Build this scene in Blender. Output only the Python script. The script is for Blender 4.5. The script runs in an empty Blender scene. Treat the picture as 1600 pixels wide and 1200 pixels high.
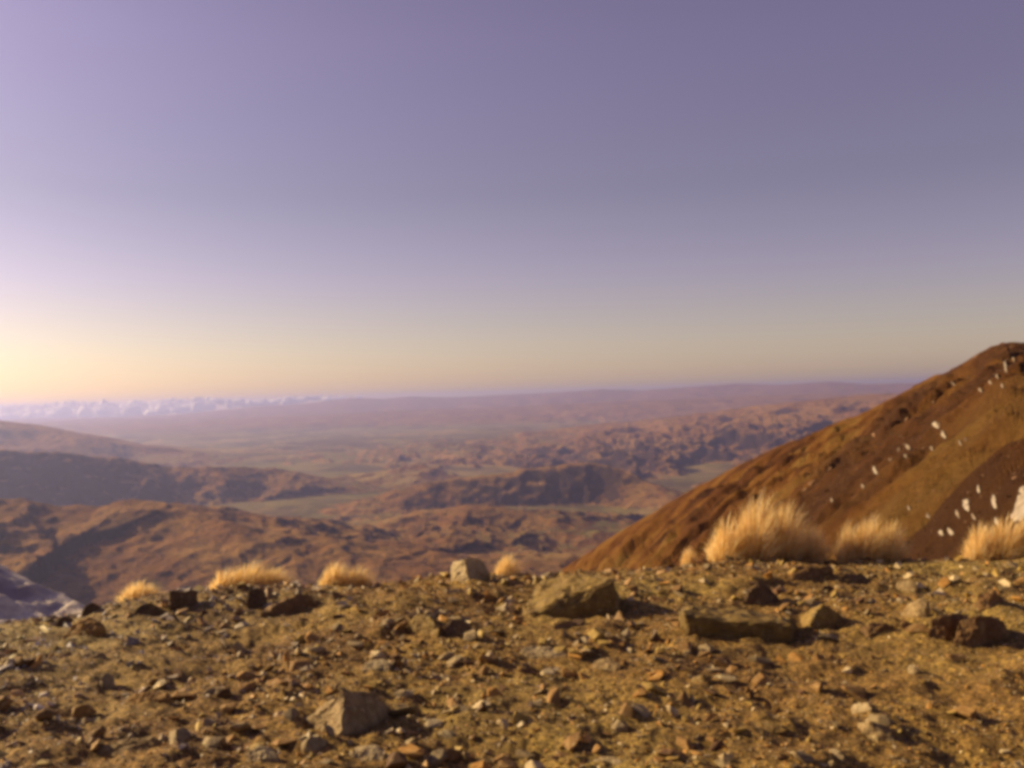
import bpy, bmesh, math, random
import numpy as np
from mathutils import Matrix, Vector
from mathutils.bvhtree import BVHTree

random.seed(7)
RNG = np.random.default_rng(11)
SC = bpy.context.scene
COL = SC.collection
R = math.radians

# ------------------------------------------------------------------ camera
F = 1537.0                     # focal length in photo pixels (1600 wide)
PITCH, ROLL = R(0.67), R(1.6)
EYE = 1.6
ROT = Matrix.Rotation(R(90) + PITCH, 3, 'X') @ Matrix.Rotation(-ROLL, 3, 'Z')
cam_d = bpy.data.cameras.new('camera')
cam_d.sensor_width = 36
cam_d.lens = 36 * F / 1600
cam_d.clip_start = 0.1
cam_d.clip_end = 400000
cam = bpy.data.objects.new('camera', cam_d)
COL.objects.link(cam)
cam.matrix_world = Matrix.Translation((0, 0, EYE)) @ ROT.to_4x4()
SC.camera = cam

# ------------------------------------------------------------------ sky, sun, exposure
SUN_AZ, SUN_EL = R(-68), R(23)          # azimuth from +Y, negative = left
world = bpy.data.worlds.new("World")
SC.world = world
world.use_nodes = True
wt = world.node_tree
wt.nodes.clear()
def wn(t, **k):
    n = wt.nodes.new(t)
    for a, b in k.items(): setattr(n, a, b)
    return n
w_out = wn('ShaderNodeOutputWorld')
w_bg = wn('ShaderNodeBackground')
w_sky = wn('ShaderNodeTexSky', sky_type='NISHITA', sun_disc=False, sun_elevation=SUN_EL,
           sun_rotation=SUN_AZ, altitude=1600, air_density=1.0, dust_density=3.0, ozone_density=2.0)
w_geo = wn('ShaderNodeTexCoord')
w_sep = wn('ShaderNodeSeparateXYZ')
w_ramp = wn('ShaderNodeValToRGB')
w_mul = wn('ShaderNodeMix', data_type='RGBA', blend_type='MULTIPLY')
w_mul.inputs['Factor'].default_value = 1.0
wt.links.new(w_geo.outputs['Generated'], w_sep.inputs[0])
wt.links.new(w_sep.outputs['Z'], w_ramp.inputs[0])
SKY_TINT = [(0.0, (1.82, 1.30, 0.94)), (0.05, (1.82, 1.27, 0.98)), (0.12, (1.74, 1.10, 1.06)), (0.20, (1.52, 0.96, 0.93)),
            (0.34, (1.74, 1.00, 1.05)), (1.0, (0.95, 0.58, 0.68))]
cr = w_ramp.color_ramp
while len(cr.elements) < len(SKY_TINT): cr.elements.new(0.5)
for e, (p, c) in zip(cr.elements, SKY_TINT):
    e.position = p
    e.color = (*[v / 2.5 for v in c], 1)
w_x2 = wn('ShaderNodeMix', data_type='RGBA', blend_type='MULTIPLY')
w_x2.inputs['Factor'].default_value = 1.0
w_x2.inputs[7].default_value = (2.1, 2.1, 2.1, 1)
wt.links.new(w_sky.outputs[0], w_mul.inputs[6])
wt.links.new(w_ramp.outputs[0], w_mul.inputs[7])
wt.links.new(w_mul.outputs[2], w_x2.inputs[6])
# broad aureole round the sun (a function of the angle to the sun, everywhere in the sky)
w_dot = wn('ShaderNodeVectorMath', operation='DOT_PRODUCT')
wt.links.new(w_geo.outputs['Generated'], w_dot.inputs[0])
w_dot.inputs[1].default_value = (math.sin(SUN_AZ) * math.cos(SUN_EL), math.cos(SUN_AZ) * math.cos(SUN_EL), math.sin(SUN_EL))
w_max = wn('ShaderNodeMath', operation='MAXIMUM'); w_max.inputs[1].default_value = 0.0
w_pow = wn('ShaderNodeMath', operation='POWER'); w_pow.inputs[1].default_value = 4.0
w_sc = wn('ShaderNodeVectorMath', operation='SCALE'); w_sc.inputs[0].default_value = (0.48, 0.74, 0.72)
w_one = wn('ShaderNodeVectorMath', operation='ADD'); w_one.inputs[1].default_value = (1, 1, 1)
w_m2 = wn('ShaderNodeVectorMath', operation='MULTIPLY')
w_air = wn('ShaderNodeVectorMath', operation='ADD'); w_air.inputs[1].default_value = (0.46, 0.26, 0.36)   # even lavender airlight
wt.links.new(w_dot.outputs['Value'], w_max.inputs[0]); wt.links.new(w_max.outputs[0], w_pow.inputs[0]); wt.links.new(w_pow.outputs[0], w_sc.inputs['Scale'])
wt.links.new(w_sc.outputs[0], w_one.inputs[0]); wt.links.new(w_one.outputs[0], w_m2.inputs[0]); wt.links.new(w_x2.outputs[2], w_m2.inputs[1])
wt.links.new(w_m2.outputs[0], w_air.inputs[0]); wt.links.new(w_air.outputs[0], w_bg.inputs[0])
w_bg.inputs[1].default_value = 0.05
wt.links.new(w_bg.outputs[0], w_out.inputs[0])

sd = bpy.data.lights.new('sun', 'SUN')
sd.energy = 5.0
sd.angle = R(0.5)
sd.color = (1.0, 0.75, 0.38)
sun = bpy.data.objects.new('sun', sd)
COL.objects.link(sun)
SUN_V = Vector((math.sin(SUN_AZ) * math.cos(SUN_EL), math.cos(SUN_AZ) * math.cos(SUN_EL), math.sin(SUN_EL)))
sun.rotation_euler = SUN_V.to_track_quat('Z', 'Y').to_euler()

SC.render.engine = 'CYCLES'
SC.view_settings.view_transform = 'Standard'
SC.view_settings.look = 'None'
SC.view_settings.exposure = 0.8
SC.view_settings.gamma = 1
SC.view_settings.use_curve_mapping = False
SC.cycles.pixel_filter_type = 'BLACKMAN_HARRIS'
SC.cycles.filter_width = 4.0
SC.cycles.max_bounces = 6
SC.cycles.volume_bounces = 1
SC.cycles.use_denoising = True

# ------------------------------------------------------------------ helpers
def ray(px, py):
    v = ROT @ Vector(((px - 800) / F, -(py - 600) / F, -1))
    return v
def at(px, py, d):
    """world point on the sight line of a photo pixel, at horizontal range d"""
    v = ray(px, py)
    s = d / math.hypot(v.x, v.y)
    return Vector((v.x * s, v.y * s, EYE + v.z * s))

PERM = np.random.default_rng(3).permutation(4096)
GRA = np.random.default_rng(4).random(4096) * 2 * np.pi
GX, GY = np.cos(GRA), np.sin(GRA)
def pn(x, y, seed=0):
    x = np.asarray(x, float); y = np.asarray(y, float)
    xi = np.floor(x).astype(np.int64); yi = np.floor(y).astype(np.int64)
    xf = x - xi; yf = y - yi
    u = xf**3 * (xf * (xf * 6 - 15) + 10); v = yf**3 * (yf * (yf * 6 - 15) + 10)
    def g(a, b):
        h = PERM[(PERM[(xi + a + seed * 131) & 4095] + yi + b) & 4095]
        return GX[h] * (xf - a) + GY[h] * (yf - b)
    n0 = g(0, 0) * (1 - u) + g(1, 0) * u
    n1 = g(0, 1) * (1 - u) + g(1, 1) * u
    return (n0 * (1 - v) + n1 * v) * 1.5
def fbm(x, y, oct=5, seed=0, gain=0.5):
    s = 0; a = 1.0; f = 1.0
    for i in range(oct):
        s = s + a * pn(x * f + i * 17.3, y * f - i * 9.1, seed + i)
        a *= gain; f *= 2.03
    return s
def ridged(x, y, oct=5, seed=0, gain=0.5):
    s = 0; a = 1.0; f = 1.0; t = 0
    for i in range(oct):
        s = s + a * (1 - 2 * np.abs(pn(x * f + i * 7.7, y * f + i * 3.1, seed + i)))
        t += a; a *= gain; f *= 2.07
    return s / t
def sstep(a, b, x):
    t = np.clip((x - a) / (b - a), 0, 1)
    return t * t * (3 - 2 * t)

def mesh_np(name, V, faces_idx, nper, mat, smooth=True, parent=None):
    """V (n,3); faces_idx flat loops; nper verts per face"""
    me = bpy.data.meshes.new(name)
    nf = len(faces_idx) // nper
    me.vertices.add(len(V)); me.vertices.foreach_set('co', np.ascontiguousarray(V, dtype=np.float32).ravel())
    me.loops.add(len(faces_idx)); me.loops.foreach_set('vertex_index', np.ascontiguousarray(faces_idx, dtype=np.int32))
    me.polygons.add(nf); me.polygons.foreach_set('loop_start', np.arange(0, nf * nper, nper, dtype=np.int32))
    me.polygons.foreach_set('use_smooth', np.full(nf, smooth))
    me.update(calc_edges=True)
    me.materials.append(mat)
    o = bpy.data.objects.new(name, me); COL.objects.link(o)
    if parent: o.parent = parent
    return o
def grid_faces(nr, nc, wrap=False):
    i = np.arange(nr - 1)[:, None]; j = np.arange(nc if wrap else nc - 1)[None, :]
    a = i * nc + j; b = i * nc + (j + 1) % nc
    return np.stack([a + nc, b + nc, b, a], -1).reshape(-1)
def tag(o, label=None, cat=None, group=None, kind=None):
    if label: o['label'] = label
    if cat: o['category'] = cat
    if group: o['group'] = group
    if kind: o['kind'] = kind
    return o

# ------------------------------------------------------------------ materials
def new_mat(name):
    m = bpy.data.materials.new(name); m.use_nodes = True
    nt = m.node_tree; nt.nodes.clear()
    out = nt.nodes.new('ShaderNodeOutputMaterial'); b = nt.nodes.new('ShaderNodeBsdfPrincipled')
    b.inputs['Specular IOR Level'].default_value = 0.25
    nt.links.new(b.outputs[0], out.inputs[0])
    return m, nt, b
def N(nt, t, **k):
    n = nt.nodes.new(t)
    for a, v in k.items(): setattr(n, a, v)
    return n
def noise(nt, scale, detail=6, vec=None, rough=0.6):
    n = N(nt, 'ShaderNodeTexNoise'); n.inputs['Scale'].default_value = scale
    n.inputs['Detail'].default_value = detail; n.inputs['Roughness'].default_value = rough
    if vec is not None: nt.links.new(vec, n.inputs['Vector'])
    return n.outputs['Fac']
def ramp(nt, fac, stops):
    r = N(nt, 'ShaderNodeValToRGB'); nt.links.new(fac, r.inputs[0])
    e = r.color_ramp.elements
    while len(e) < len(stops): e.new(0.5)
    for q, (p, c) in zip(e, stops):
        q.position = p; q.color = (*c, 1) if len(c) == 3 else c
    return r.outputs[0]
def mixc(nt, fac, a, b, mode='MIX'):
    m = N(nt, 'ShaderNodeMix', data_type='RGBA', blend_type=mode)
    for s, i in ((fac, 0), (a, 6), (b, 7)):
        if isinstance(s, (int, float)): m.inputs[i].default_value = s
        elif isinstance(s, tuple): m.inputs[i].default_value = (*s, 1)
        else: nt.links.new(s, m.inputs[i])
    return m.outputs[2]
def bump(nt, b, h, strength, dist):
    u = N(nt, 'ShaderNodeBump'); u.inputs['Strength'].default_value = strength; u.inputs['Distance'].default_value = dist
    nt.links.new(h, u.inputs['Height']); nt.links.new(u.outputs[0], b.inputs['Normal'])
def bw(v): return (v, v, v)

def stone_mat(name, base, spot, sc=14):
    m, nt, b = new_mat(name)
    tc = N(nt, 'ShaderNodeTexCoord').outputs['Object']
    oi = N(nt, 'ShaderNodeObjectInfo').outputs['Random']
    n1 = noise(nt, sc, 8, tc); n2 = noise(nt, sc * 4, 5, tc)
    c = mixc(nt, ramp(nt, n1, [(0.38, bw(0)), (0.62, bw(1))]), base, spot)
    c = mixc(nt, ramp(nt, n2, [(0.3, bw(0.25)), (0.6, bw(0))]), c, tuple(v * 0.35 for v in base))
    # soil dust splashed over the foot, pale lichen spots
    ps = N(nt, 'ShaderNodeSeparateXYZ'); nt.links.new(tc, ps.inputs[0])
    du = N(nt, 'ShaderNodeMapRange'); nt.links.new(ps.outputs['Z'], du.inputs[0]); du.inputs[1].default_value = 0.07; du.inputs[2].default_value = -0.01
    dn = N(nt, 'ShaderNodeMath', operation='MULTIPLY'); nt.links.new(du.outputs[0], dn.inputs[0]); nt.links.new(noise(nt, 30, 5, tc), dn.inputs[1])
    c = mixc(nt, dn.outputs[0], c, (0.17, 0.10, 0.03))
    c = mixc(nt, ramp(nt, noise(nt, sc * 2.2, 3, tc), [(0.60, bw(0)), (0.66, bw(0.5))]), c, (0.34, 0.29, 0.15))
    v = N(nt, 'ShaderNodeMapRange'); nt.links.new(oi, v.inputs[0]); v.inputs[3].default_value = 0.75; v.inputs[4].default_value = 1.25
    h = N(nt, 'ShaderNodeHueSaturation'); nt.links.new(v.outputs[0], h.inputs['Value']); nt.links.new(c, h.inputs['Color'])
    nt.links.new(h.outputs[0], b.inputs['Base Color']); b.inputs['Roughness'].default_value = 0.75
    mp = N(nt, 'ShaderNodeMapping'); mp.inputs['Scale'].default_value = (1, 1, 4); nt.links.new(tc, mp.inputs[0])
    bump(nt, b, noise(nt, sc * 1.6, 9, mp.outputs[0], 0.7), 0.4, 0.02)
    return m
STONE = {
    'grey':  stone_mat('grey_schist', (0.16, 0.108, 0.05), (0.26, 0.185, 0.09)),
    'brown': stone_mat('brown_schist', (0.14, 0.072, 0.028), (0.22, 0.125, 0.045)),
    'pale':  stone_mat('pale_quartz_stone', (0.30, 0.225, 0.125), (0.40, 0.32, 0.19)),
    'ochre': stone_mat('ochre_stone', (0.34, 0.18, 0.04), (0.24, 0.13, 0.04)),
    'olive': stone_mat('lichened_schist', (0.25, 0.165, 0.042), (0.13, 0.08, 0.026)),
    'dark':  stone_mat('dark_schist', (0.08, 0.045, 0.022), (0.13, 0.078, 0.036)),
}

def ground_mat():
    m, nt, b = new_mat('gravelly_soil')
    g = N(nt, 'ShaderNodeNewGeometry').outputs['Position']
    c = ramp(nt, noise(nt, 1.1, 8, g), [(0.3, (0.10, 0.052, 0.017)), (0.5, (0.19, 0.110, 0.028)), (0.7, (0.28, 0.178, 0.042))])
    c = mixc(nt, ramp(nt, noise(nt, 0.35, 4, g), [(0.45, bw(0)), (0.65, bw(0.7))]), c, (0.23, 0.172, 0.045))
    v = N(nt, 'ShaderNodeTexVoronoi'); v.inputs['Scale'].default_value = 55; nt.links.new(g, v.inputs['Vector'])
    hs = ramp(nt, v.outputs['Color'], [(0.0, bw(0.4)), (0.5, bw(1.0)), (1.0, bw(2.0))])
    c = mixc(nt, 1.0, c, hs, 'MULTIPLY')
    c = mixc(nt, ramp(nt, noise(nt, 40, 4, g), [(0.5, bw(0)), (0.62, bw(0.8))]), c, (0.06, 0.03, 0.014))
    sx = N(nt, 'ShaderNodeSeparateXYZ'); nt.links.new(g, sx.inputs[0])
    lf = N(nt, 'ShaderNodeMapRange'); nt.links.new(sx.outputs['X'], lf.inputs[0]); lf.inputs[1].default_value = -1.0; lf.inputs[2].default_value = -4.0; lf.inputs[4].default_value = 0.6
    c = mixc(nt, lf.outputs[0], c, mixc(nt, 1.0, c, (1.15, 1.3, 2.4), 'MULTIPLY'))      # lens veiling glare painted into the soil colour, growing to the left
    nt.links.new(c, b.inputs['Base Color']); b.inputs['Roughness'].default_value = 0.9
    bump(nt, b, noise(nt, 60, 8, g, 0.7), 0.6, 0.02)
    return m
def terrain_mat():
    m, nt, b = new_mat('tussock_country')
    g = N(nt, 'ShaderNodeNewGeometry')
    P = g.outputs['Position']
    mp = N(nt, 'ShaderNodeMapping'); mp.inputs['Scale'].default_value = (0.001,) * 3; nt.links.new(P, mp.inputs[0]); K = mp.outputs[0]
    c = ramp(nt, noise(nt, 1.6, 10, K, 0.65), [(0.32, (0.13, 0.062, 0.028)), (0.45, (0.24, 0.115, 0.040)), (0.60, (0.33, 0.185, 0.058)), (0.75, (0.26, 0.11, 0.038))])
    c = mixc(nt, ramp(nt, noise(nt, 9, 8, K, 0.7), [(0.50, bw(0)), (0.62, bw(0.75))]), c, (0.055, 0.03, 0.018))
    # paddocks on flat low ground
    v = N(nt, 'ShaderNodeTexVoronoi'); v.inputs['Scale'].default_value = 1.3; nt.links.new(K, v.inputs['Vector'])
    f = ramp(nt, v.outputs['Color'], [(0.0, (0.28, 0.19, 0.07)), (0.4, (0.20, 0.165, 0.045)), (0.6, (0.36, 0.25, 0.095)), (0.8, (0.13, 0.105, 0.04)), (1.0, (0.20, 0.11, 0.055))])
    sp = N(nt, 'ShaderNodeSeparateXYZ'); nt.links.new(g.outputs['Normal'], sp.inputs[0])
    sz = N(nt, 'ShaderNodeSeparateXYZ'); nt.links.new(P, sz.inputs[0])
    flat = N(nt, 'ShaderNodeMapRange', interpolation_type='SMOOTHSTEP'); nt.links.new(sp.outputs['Z'], flat.inputs[0])
    flat.inputs[1].default_value = 0.975; flat.inputs[2].default_value = 0.997
    low = N(nt, 'ShaderNodeMapRange', interpolation_type='SMOOTHSTEP'); nt.links.new(sz.outputs['Z'], low.inputs[0])
    low.inputs[1].default_value = -650; low.inputs[2].default_value = -800
    f = mixc(nt, ramp(nt, noise(nt, 0.9, 9, K, 0.72), [(0.47, bw(0)), (0.60, bw(0.85))]), f, (0.085, 0.058, 0.035))
    mm = N(nt, 'ShaderNodeMath', operation='MULTIPLY'); nt.links.new(flat.outputs[0], mm.inputs[0]); nt.links.new(low.outputs[0], mm.inputs[1])
    c = mixc(nt, mm.outputs[0], c, f)
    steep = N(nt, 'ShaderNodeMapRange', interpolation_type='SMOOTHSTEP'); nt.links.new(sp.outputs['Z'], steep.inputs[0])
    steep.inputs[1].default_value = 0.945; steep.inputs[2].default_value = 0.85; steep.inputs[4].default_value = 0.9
    c = mixc(nt, steep.outputs[0], c, (0.034, 0.021, 0.020))      # dark scrub and rock, also painting in shade on the steep faces
    nt.links.new(c, b.inputs['Base Color']); b.inputs['Roughness'].default_value = 0.95
    b.inputs['Specular IOR Level'].default_value = 0.05
    bump(nt, b, noise(nt, 14, 8, K, 0.7), 1.0, 60)
    return m
def hillside_mat():
    m, nt, b = new_mat('hillside_tussock')
    P = N(nt, 'ShaderNodeNewGeometry').outputs['Position']
    mp = N(nt, 'ShaderNodeMapping'); mp.inputs['Rotation'].default_value = (0, 0, R(15))
    mp.inputs['Scale'].default_value = (0.010, 0.045, 0.02); nt.links.new(P, mp.inputs[0]); K = mp.outputs[0]
    c = ramp(nt, noise(nt, 1.2, 8, K, 0.6), [(0.36, (0.045, 0.019, 0.009)), (0.47, (0.105, 0.042, 0.012)), (0.56, (0.165, 0.075, 0.017)), (0.68, (0.18, 0.11, 0.030))])
    cv = N(nt, 'ShaderNodeVertexColor', layer_name='cover'); cs = N(nt, 'ShaderNodeSeparateColor'); nt.links.new(cv.outputs[0], cs.inputs[0])
    c = mixc(nt, cs.outputs[0], c, mixc(nt, noise(nt, 0.25, 6, P), (0.125, 0.060, 0.018), (0.20, 0.118, 0.036)))       # pale dry grass
    c = mixc(nt, cs.outputs[1], c, (0.070, 0.032, 0.015))      # dark stony scree
    c = mixc(nt, ramp(nt, noise(nt, 0.9, 9, P, 0.75), [(0.47, bw(0)), (0.62, bw(0.55))]), c, (0.05, 0.022, 0.011))
    nt.links.new(c, b.inputs['Base Color']); b.inputs['Roughness'].default_value = 0.95
    b.inputs['Specular IOR Level'].default_value = 0.05
    bump(nt, b, noise(nt, 0.6, 9, P, 0.75), 1.0, 1.6)
    return m
def snow_mat(name, rock=None, clean=False):
    m, nt, b = new_mat(name)
    P = N(nt, 'ShaderNodeNewGeometry').outputs['Position']
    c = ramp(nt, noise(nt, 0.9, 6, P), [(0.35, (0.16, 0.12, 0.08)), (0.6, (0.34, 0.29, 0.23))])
    if clean: c = ramp(nt, noise(nt, 2.0, 6, P), [(0.3, (0.78, 0.68, 0.53)), (0.6, (0.88, 0.78, 0.62))])
    if rock:
        mp = N(nt, 'ShaderNodeMapping'); mp.inputs['Rotation'].default_value = (0, 0, R(-35))
        mp.inputs['Scale'].default_value = (0.9, 0.22, 0.5); nt.links.new(P, mp.inputs[0])
        c = mixc(nt, ramp(nt, noise(nt, 0.9, 9, mp.outputs[0], 0.7), [(0.36, bw(0.1)), (0.56, bw(0.95))]), c, rock)
    nt.links.new(c, b.inputs['Base Color']); b.inputs['Roughness'].default_value = 0.6
    bump(nt, b, noise(nt, 5, 6, P), 0.6, 0.1)
    return m
def dirty_snow_mat():
    m, nt, b = new_mat('thin_dirty_snow')
    P = N(nt, 'ShaderNodeNewGeometry').outputs['Position']
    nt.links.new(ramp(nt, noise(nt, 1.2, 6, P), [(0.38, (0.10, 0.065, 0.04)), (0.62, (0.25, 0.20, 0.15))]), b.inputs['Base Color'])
    b.inputs['Roughness'].default_value = 0.8
    return m
def grass_mat():
    m, nt, b = new_mat('dry_tussock_blades')
    a = N(nt, 'ShaderNodeVertexColor', layer_name='tint')
    nt.links.new(a.outputs[0], b.inputs['Base Color']); b.inputs['Roughness'].default_value = 0.6
    tr = N(nt, 'ShaderNodeBsdfTranslucent'); nt.links.new(a.outputs[0], tr.inputs[0])
    mx = N(nt, 'ShaderNodeMixShader'); mx.inputs[0].default_value = 0.5
    out = [n for n in nt.nodes if n.type == 'OUTPUT_MATERIAL'][0]
    nt.links.new(b.outputs[0], mx.inputs[1]); nt.links.new(tr.outputs[0], mx.inputs[2]); nt.links.new(mx.outputs[0], out.inputs[0])
    return m
def gravel_mat():
    m, nt, b = new_mat('mixed_gravel')
    a = N(nt, 'ShaderNodeVertexColor', layer_name='tint')
    P = N(nt, 'ShaderNodeNewGeometry').outputs['Position']
    c = mixc(nt, 1.0, a.outputs[0], ramp(nt, noise(nt, 90, 4, P), [(0.3, bw(0.65)), (0.7, bw(1.25))]), 'MULTIPLY')
    nt.links.new(c, b.inputs['Base Color']); b.inputs['Roughness'].default_value = 0.62
    return m
def cloud_mat():
    m, nt, b = new_mat('cloud_white')
    b.inputs['Base Color'].default_value = (0.96, 0.92, 0.85, 1); b.inputs['Roughness'].default_value = 1
    b.inputs['Specular IOR Level'].default_value = 0
    return m
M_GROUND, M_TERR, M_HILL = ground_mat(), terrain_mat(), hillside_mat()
M_SNOW, M_SNOWROCK = snow_mat('old_snow'), snow_mat('wind_scoured_snow', (0.27, 0.22, 0.23), True)
M_SNOWDULL = dirty_snow_mat()
M_GRASS, M_GRAVEL, M_CLOUD = grass_mat(), gravel_mat(), cloud_mat()

# ------------------------------------------------------------------ valley, ranges (one sheet to the horizon)
def poly(pts): return [at(px, py, d * 1000) for px, py, d in pts]
RANGES = [  # (points (px, py, km), half width m, ruggedness, profile power)
    (poly([(-900, 690, 46), (-400, 668, 47), (0, 664, 48), (200, 655, 48), (300, 645, 48), (400, 635, 48), (480, 630, 48), (550, 621, 48),
           (600, 623, 48), (640, 619, 48), (700, 621, 48), (800, 616, 48), (870, 613, 47), (940, 608, 46), (1000, 610, 46), (1080, 604, 45),
           (1150, 599, 44), (1220, 601, 43), (1300, 596, 42), (1350, 600, 42), (1430, 598, 42), (1900, 590, 42)]), 9000, 0.5, 1.2),
    (poly([(500, 648, 36), (620, 641, 35), (760, 637, 35), (900, 630, 34), (1050, 624, 33), (1200, 617, 32), (1500, 612, 31), (1900, 605, 30)]), 6000, 0.8, 1.2),
    (poly([(930, 668, 21), (1010, 655, 20), (1100, 646, 19.5), (1180, 634, 19), (1260, 626, 18.5), (1350, 617, 18), (1450, 613, 17.5), (1800, 600, 17)]), 5600, 1.0, 1.0),
    (poly([(-700, 560, 17), (-350, 610, 17), (-100, 646, 17), (0, 656, 17), (60, 663, 17), (110, 673, 17.3), (170, 693, 18)]), 2600, 0.5, 1.0),
    (poly([(-800, 660, 9.2), (-400, 690, 9.4), (-150, 700, 9.5), (0, 704, 9.6), (120, 706, 9.8), (250, 727, 10), (330, 729, 10), (430, 733, 10.2), (510, 747, 10.5),
           (600, 737, 11), (655, 725, 11.3), (710, 748, 11.6)]), 720, 0.6, 0.9),
    (poly([(585, 776, 8.2), (640, 760, 8.3), (700, 750, 8.4), (820, 734, 8.5), (925, 722, 8.6), (965, 733, 8.5), (1010, 752, 8.3), (1050, 769, 8.1)]), 400, 0.45, 0.9),
    (poly([(-800, 820, 4.4), (-300, 800, 4.6), (-100, 790, 4.8), (0, 783, 5), (100, 787, 5), (210, 783, 4.9), (270, 796, 4.8), (350, 820, 4.5), (430, 836, 4.3), (500, 850, 4.2),
           (600, 870, 4.0), (700, 890, 3.9)]), 1900, 0.8, 1.15),
    (poly([(560, 822, 6.3), (640, 802, 6.3), (740, 790, 6.1), (830, 802, 6.0), (900, 822, 5.8), (980, 850, 5.5)]), 900, 1.3, 1.1),
    (poly([(420, 870, 4.6), (560, 845, 5.0), (700, 850, 5.1), (820, 858, 5.0), (900, 872, 4.8)]), 650, 1.3, 1.1),
]
def terrain_h(X, Y):
    r = np.hypot(X, Y)
    floor = -905 + 330 * sstep(20000, 40000, r)
    floor = floor + 14 * fbm(X / 2500, Y / 2500, 5, 5)
    hilly = sstep(11000, 24000, r)
    floor = floor + hilly * 75 * (fbm(X / 3200, Y / 3200, 6, 9) + 0.3)
    nearhill = (1 - sstep(5600, 6700, r))
    floor = floor + nearhill * 80 * (ridged(X / 900, Y / 900, 6, 21) - 0.1)
    h = floor.copy()
    for pts, W, rug, pw in RANGES:
        bd = np.full(X.shape, 1e12); bt = np.zeros(X.shape)
        for a, b in zip(pts[:-1], pts[1:]):
            ex, ey = b.x - a.x, b.y - a.y
            t = np.clip(((X - a.x) * ex + (Y - a.y) * ey) / (ex * ex + ey * ey), 0, 1)
            d = np.hypot(X - a.x - t * ex, Y - a.y - t * ey)
            m = d < bd
            bd = np.where(m, d, bd); bt = np.where(m, a.z + t * (b.z - a.z), bt)
        k = bd / W
        ws = min(W * 0.75, 1600)
        n = ridged(X / ws, Y / ws, 6, int(W) % 97, 0.55)
        kk = np.clip(k * (1 - 0.45 * rug * n * np.clip(k * 4, 0, 1)), 0, 1)
        prof = (1 - kk) ** pw
        prof = prof * (1 + 0.16 * rug * (n - 0.2) * np.clip(k * 5, 0.12, 1))
        hh = floor + (bt - floor) * prof
        h = np.where(k < 1.8, np.maximum(h, hh), h)
    away = 1 - np.exp(-((r - 9600) / 500) ** 2) * 0.5
    h = h + away * (1 - sstep(5300, 6500, r)) * 40 * (ridged(X / 430, Y / 620, 5, 35, 0.5) - 0.35)
    h = h + sstep(5300, 6500, r) * (1 - sstep(12500, 16000, r)) * 30 * (ridged(X / 520, Y / 700, 4, 38, 0.5) - 0.4) * sstep(floor + 20, floor + 90, h)
    # the mountain the camera stands on falls away to the valley
    near = -0.62 * r + 35 * fbm(X / 160, Y / 160, 5, 31) * sstep(60, 500, r) - 8
    h = np.maximum(h, near)
    return h
ang = np.concatenate([np.linspace(-36, 36, 721), np.arange(38, 323, 3.0)])
ang = np.radians(ang)
rad = np.concatenate([[60, 100, 160, 260, 420, 700, 1100, 1700, 2400], np.geomspace(3000, 14000, 430), np.geomspace(14150, 57500, 190)])
A, RR = np.meshgrid(ang, rad)
X, Y = RR * np.sin(A), RR * np.cos(A)
Z = terrain_h(X, Y)
V = np.stack([X, Y, Z], -1).reshape(-1, 3)
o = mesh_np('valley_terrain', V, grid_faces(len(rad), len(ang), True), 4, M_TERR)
tag(o, 'brown hills, dark ridges and hazy plain running back to the far ranges', kind='structure')

# ------------------------------------------------------------------ right hand hillside
ridge = [(3200, 900, 200), (2500, 700, 300), (2100, 620, 350), (1850, 575, 380), (1700, 553, 400), (1640, 541, 415), (1600, 535, 425), (1572, 534, 430), (1545, 542, 436), (1500, 570, 445),
         (1460, 588, 460), (1430, 602, 480), (1350, 643, 520), (1290, 668, 550), (1250, 684, 570), (1150, 727, 620), (1050, 783, 680), (950, 843, 740), (880, 890, 800), (780, 965, 900)]
low = [(3200, 1500, 30), (2500, 1100, 40), (2100, 980, 45), (1850, 930, 50), (1700, 905, 56), (1660, 905, 62), (1620, 905, 70), (1590, 905, 76), (1560, 905, 82), (1500, 905, 95),
       (1450, 905, 108), (1400, 905, 120), (1330, 905, 140), (1280, 905, 165), (1240, 905, 190), (1150, 910, 270), (1050, 915, 400), (950, 930, 560), (870, 960, 700), (770, 1010, 860)]
NU, NV, NB = 560, 260, 16
def resample(pts, n):
    P = np.array([at(*p)[:] for p in pts]); s = np.concatenate([[0], np.cumsum(np.linalg.norm(np.diff(P, axis=0), axis=1))])
    return P, s
Pt, st = resample(ridge, NU); Pl, _ = resample(low, NU)
u = np.linspace(0, len(ridge) - 1, NU)
iu = np.arange(len(ridge))
def smooth_interp(P, u):
    return np.stack([np.interp(u, iu, P[:, k]) for k in range(3)], -1)
T, L = smooth_interp(Pt, u), smooth_interp(Pl, u)
ker = np.ones(13) / 13
for arr in (T, L):
    for k in range(3):
        arr[:, k] = np.convolve(np.pad(arr[:, k], 6, mode='edge'), ker, 'valid')
rows = []
for j in range(NB, 0, -1):               # the far side of the ridge, falling away
    q = (j / NB) ** 1.5 * 90
    d = T[:, :2] / np.linalg.norm(T[:, :2], axis=1)[:, None]
    rows.append(np.column_stack([T[:, :2] + d * q, T[:, 2] - 0.012 * q * q / (1 + q * 0.02)]))
for j in range(NV):
    v = (j / (NV - 1))
    v = v ** 1.15
    rows.append(T * (1 - v) + L * v)
H = np.array(rows)
vv = np.concatenate([np.zeros(NB), np.linspace(0, 1, NV) ** 1.15])[:, None]
hx, hy = H[..., 0], H[..., 1]
fd = np.array([-0.967, 0.256]); pd_ = np.array([0.256, 0.967])
s = hx * fd[0] + hy * fd[1]; w = hx * pd_[0] + hy * pd_[1]
warp = 18 * fbm(s / 90, w / 90, 3, 41)
gul = ridged((w + warp) / 60, s / 300, 3, 44, 0.45)
amp = sstep(0.0, 0.22, vv) * 0.93 + 0.07
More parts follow.
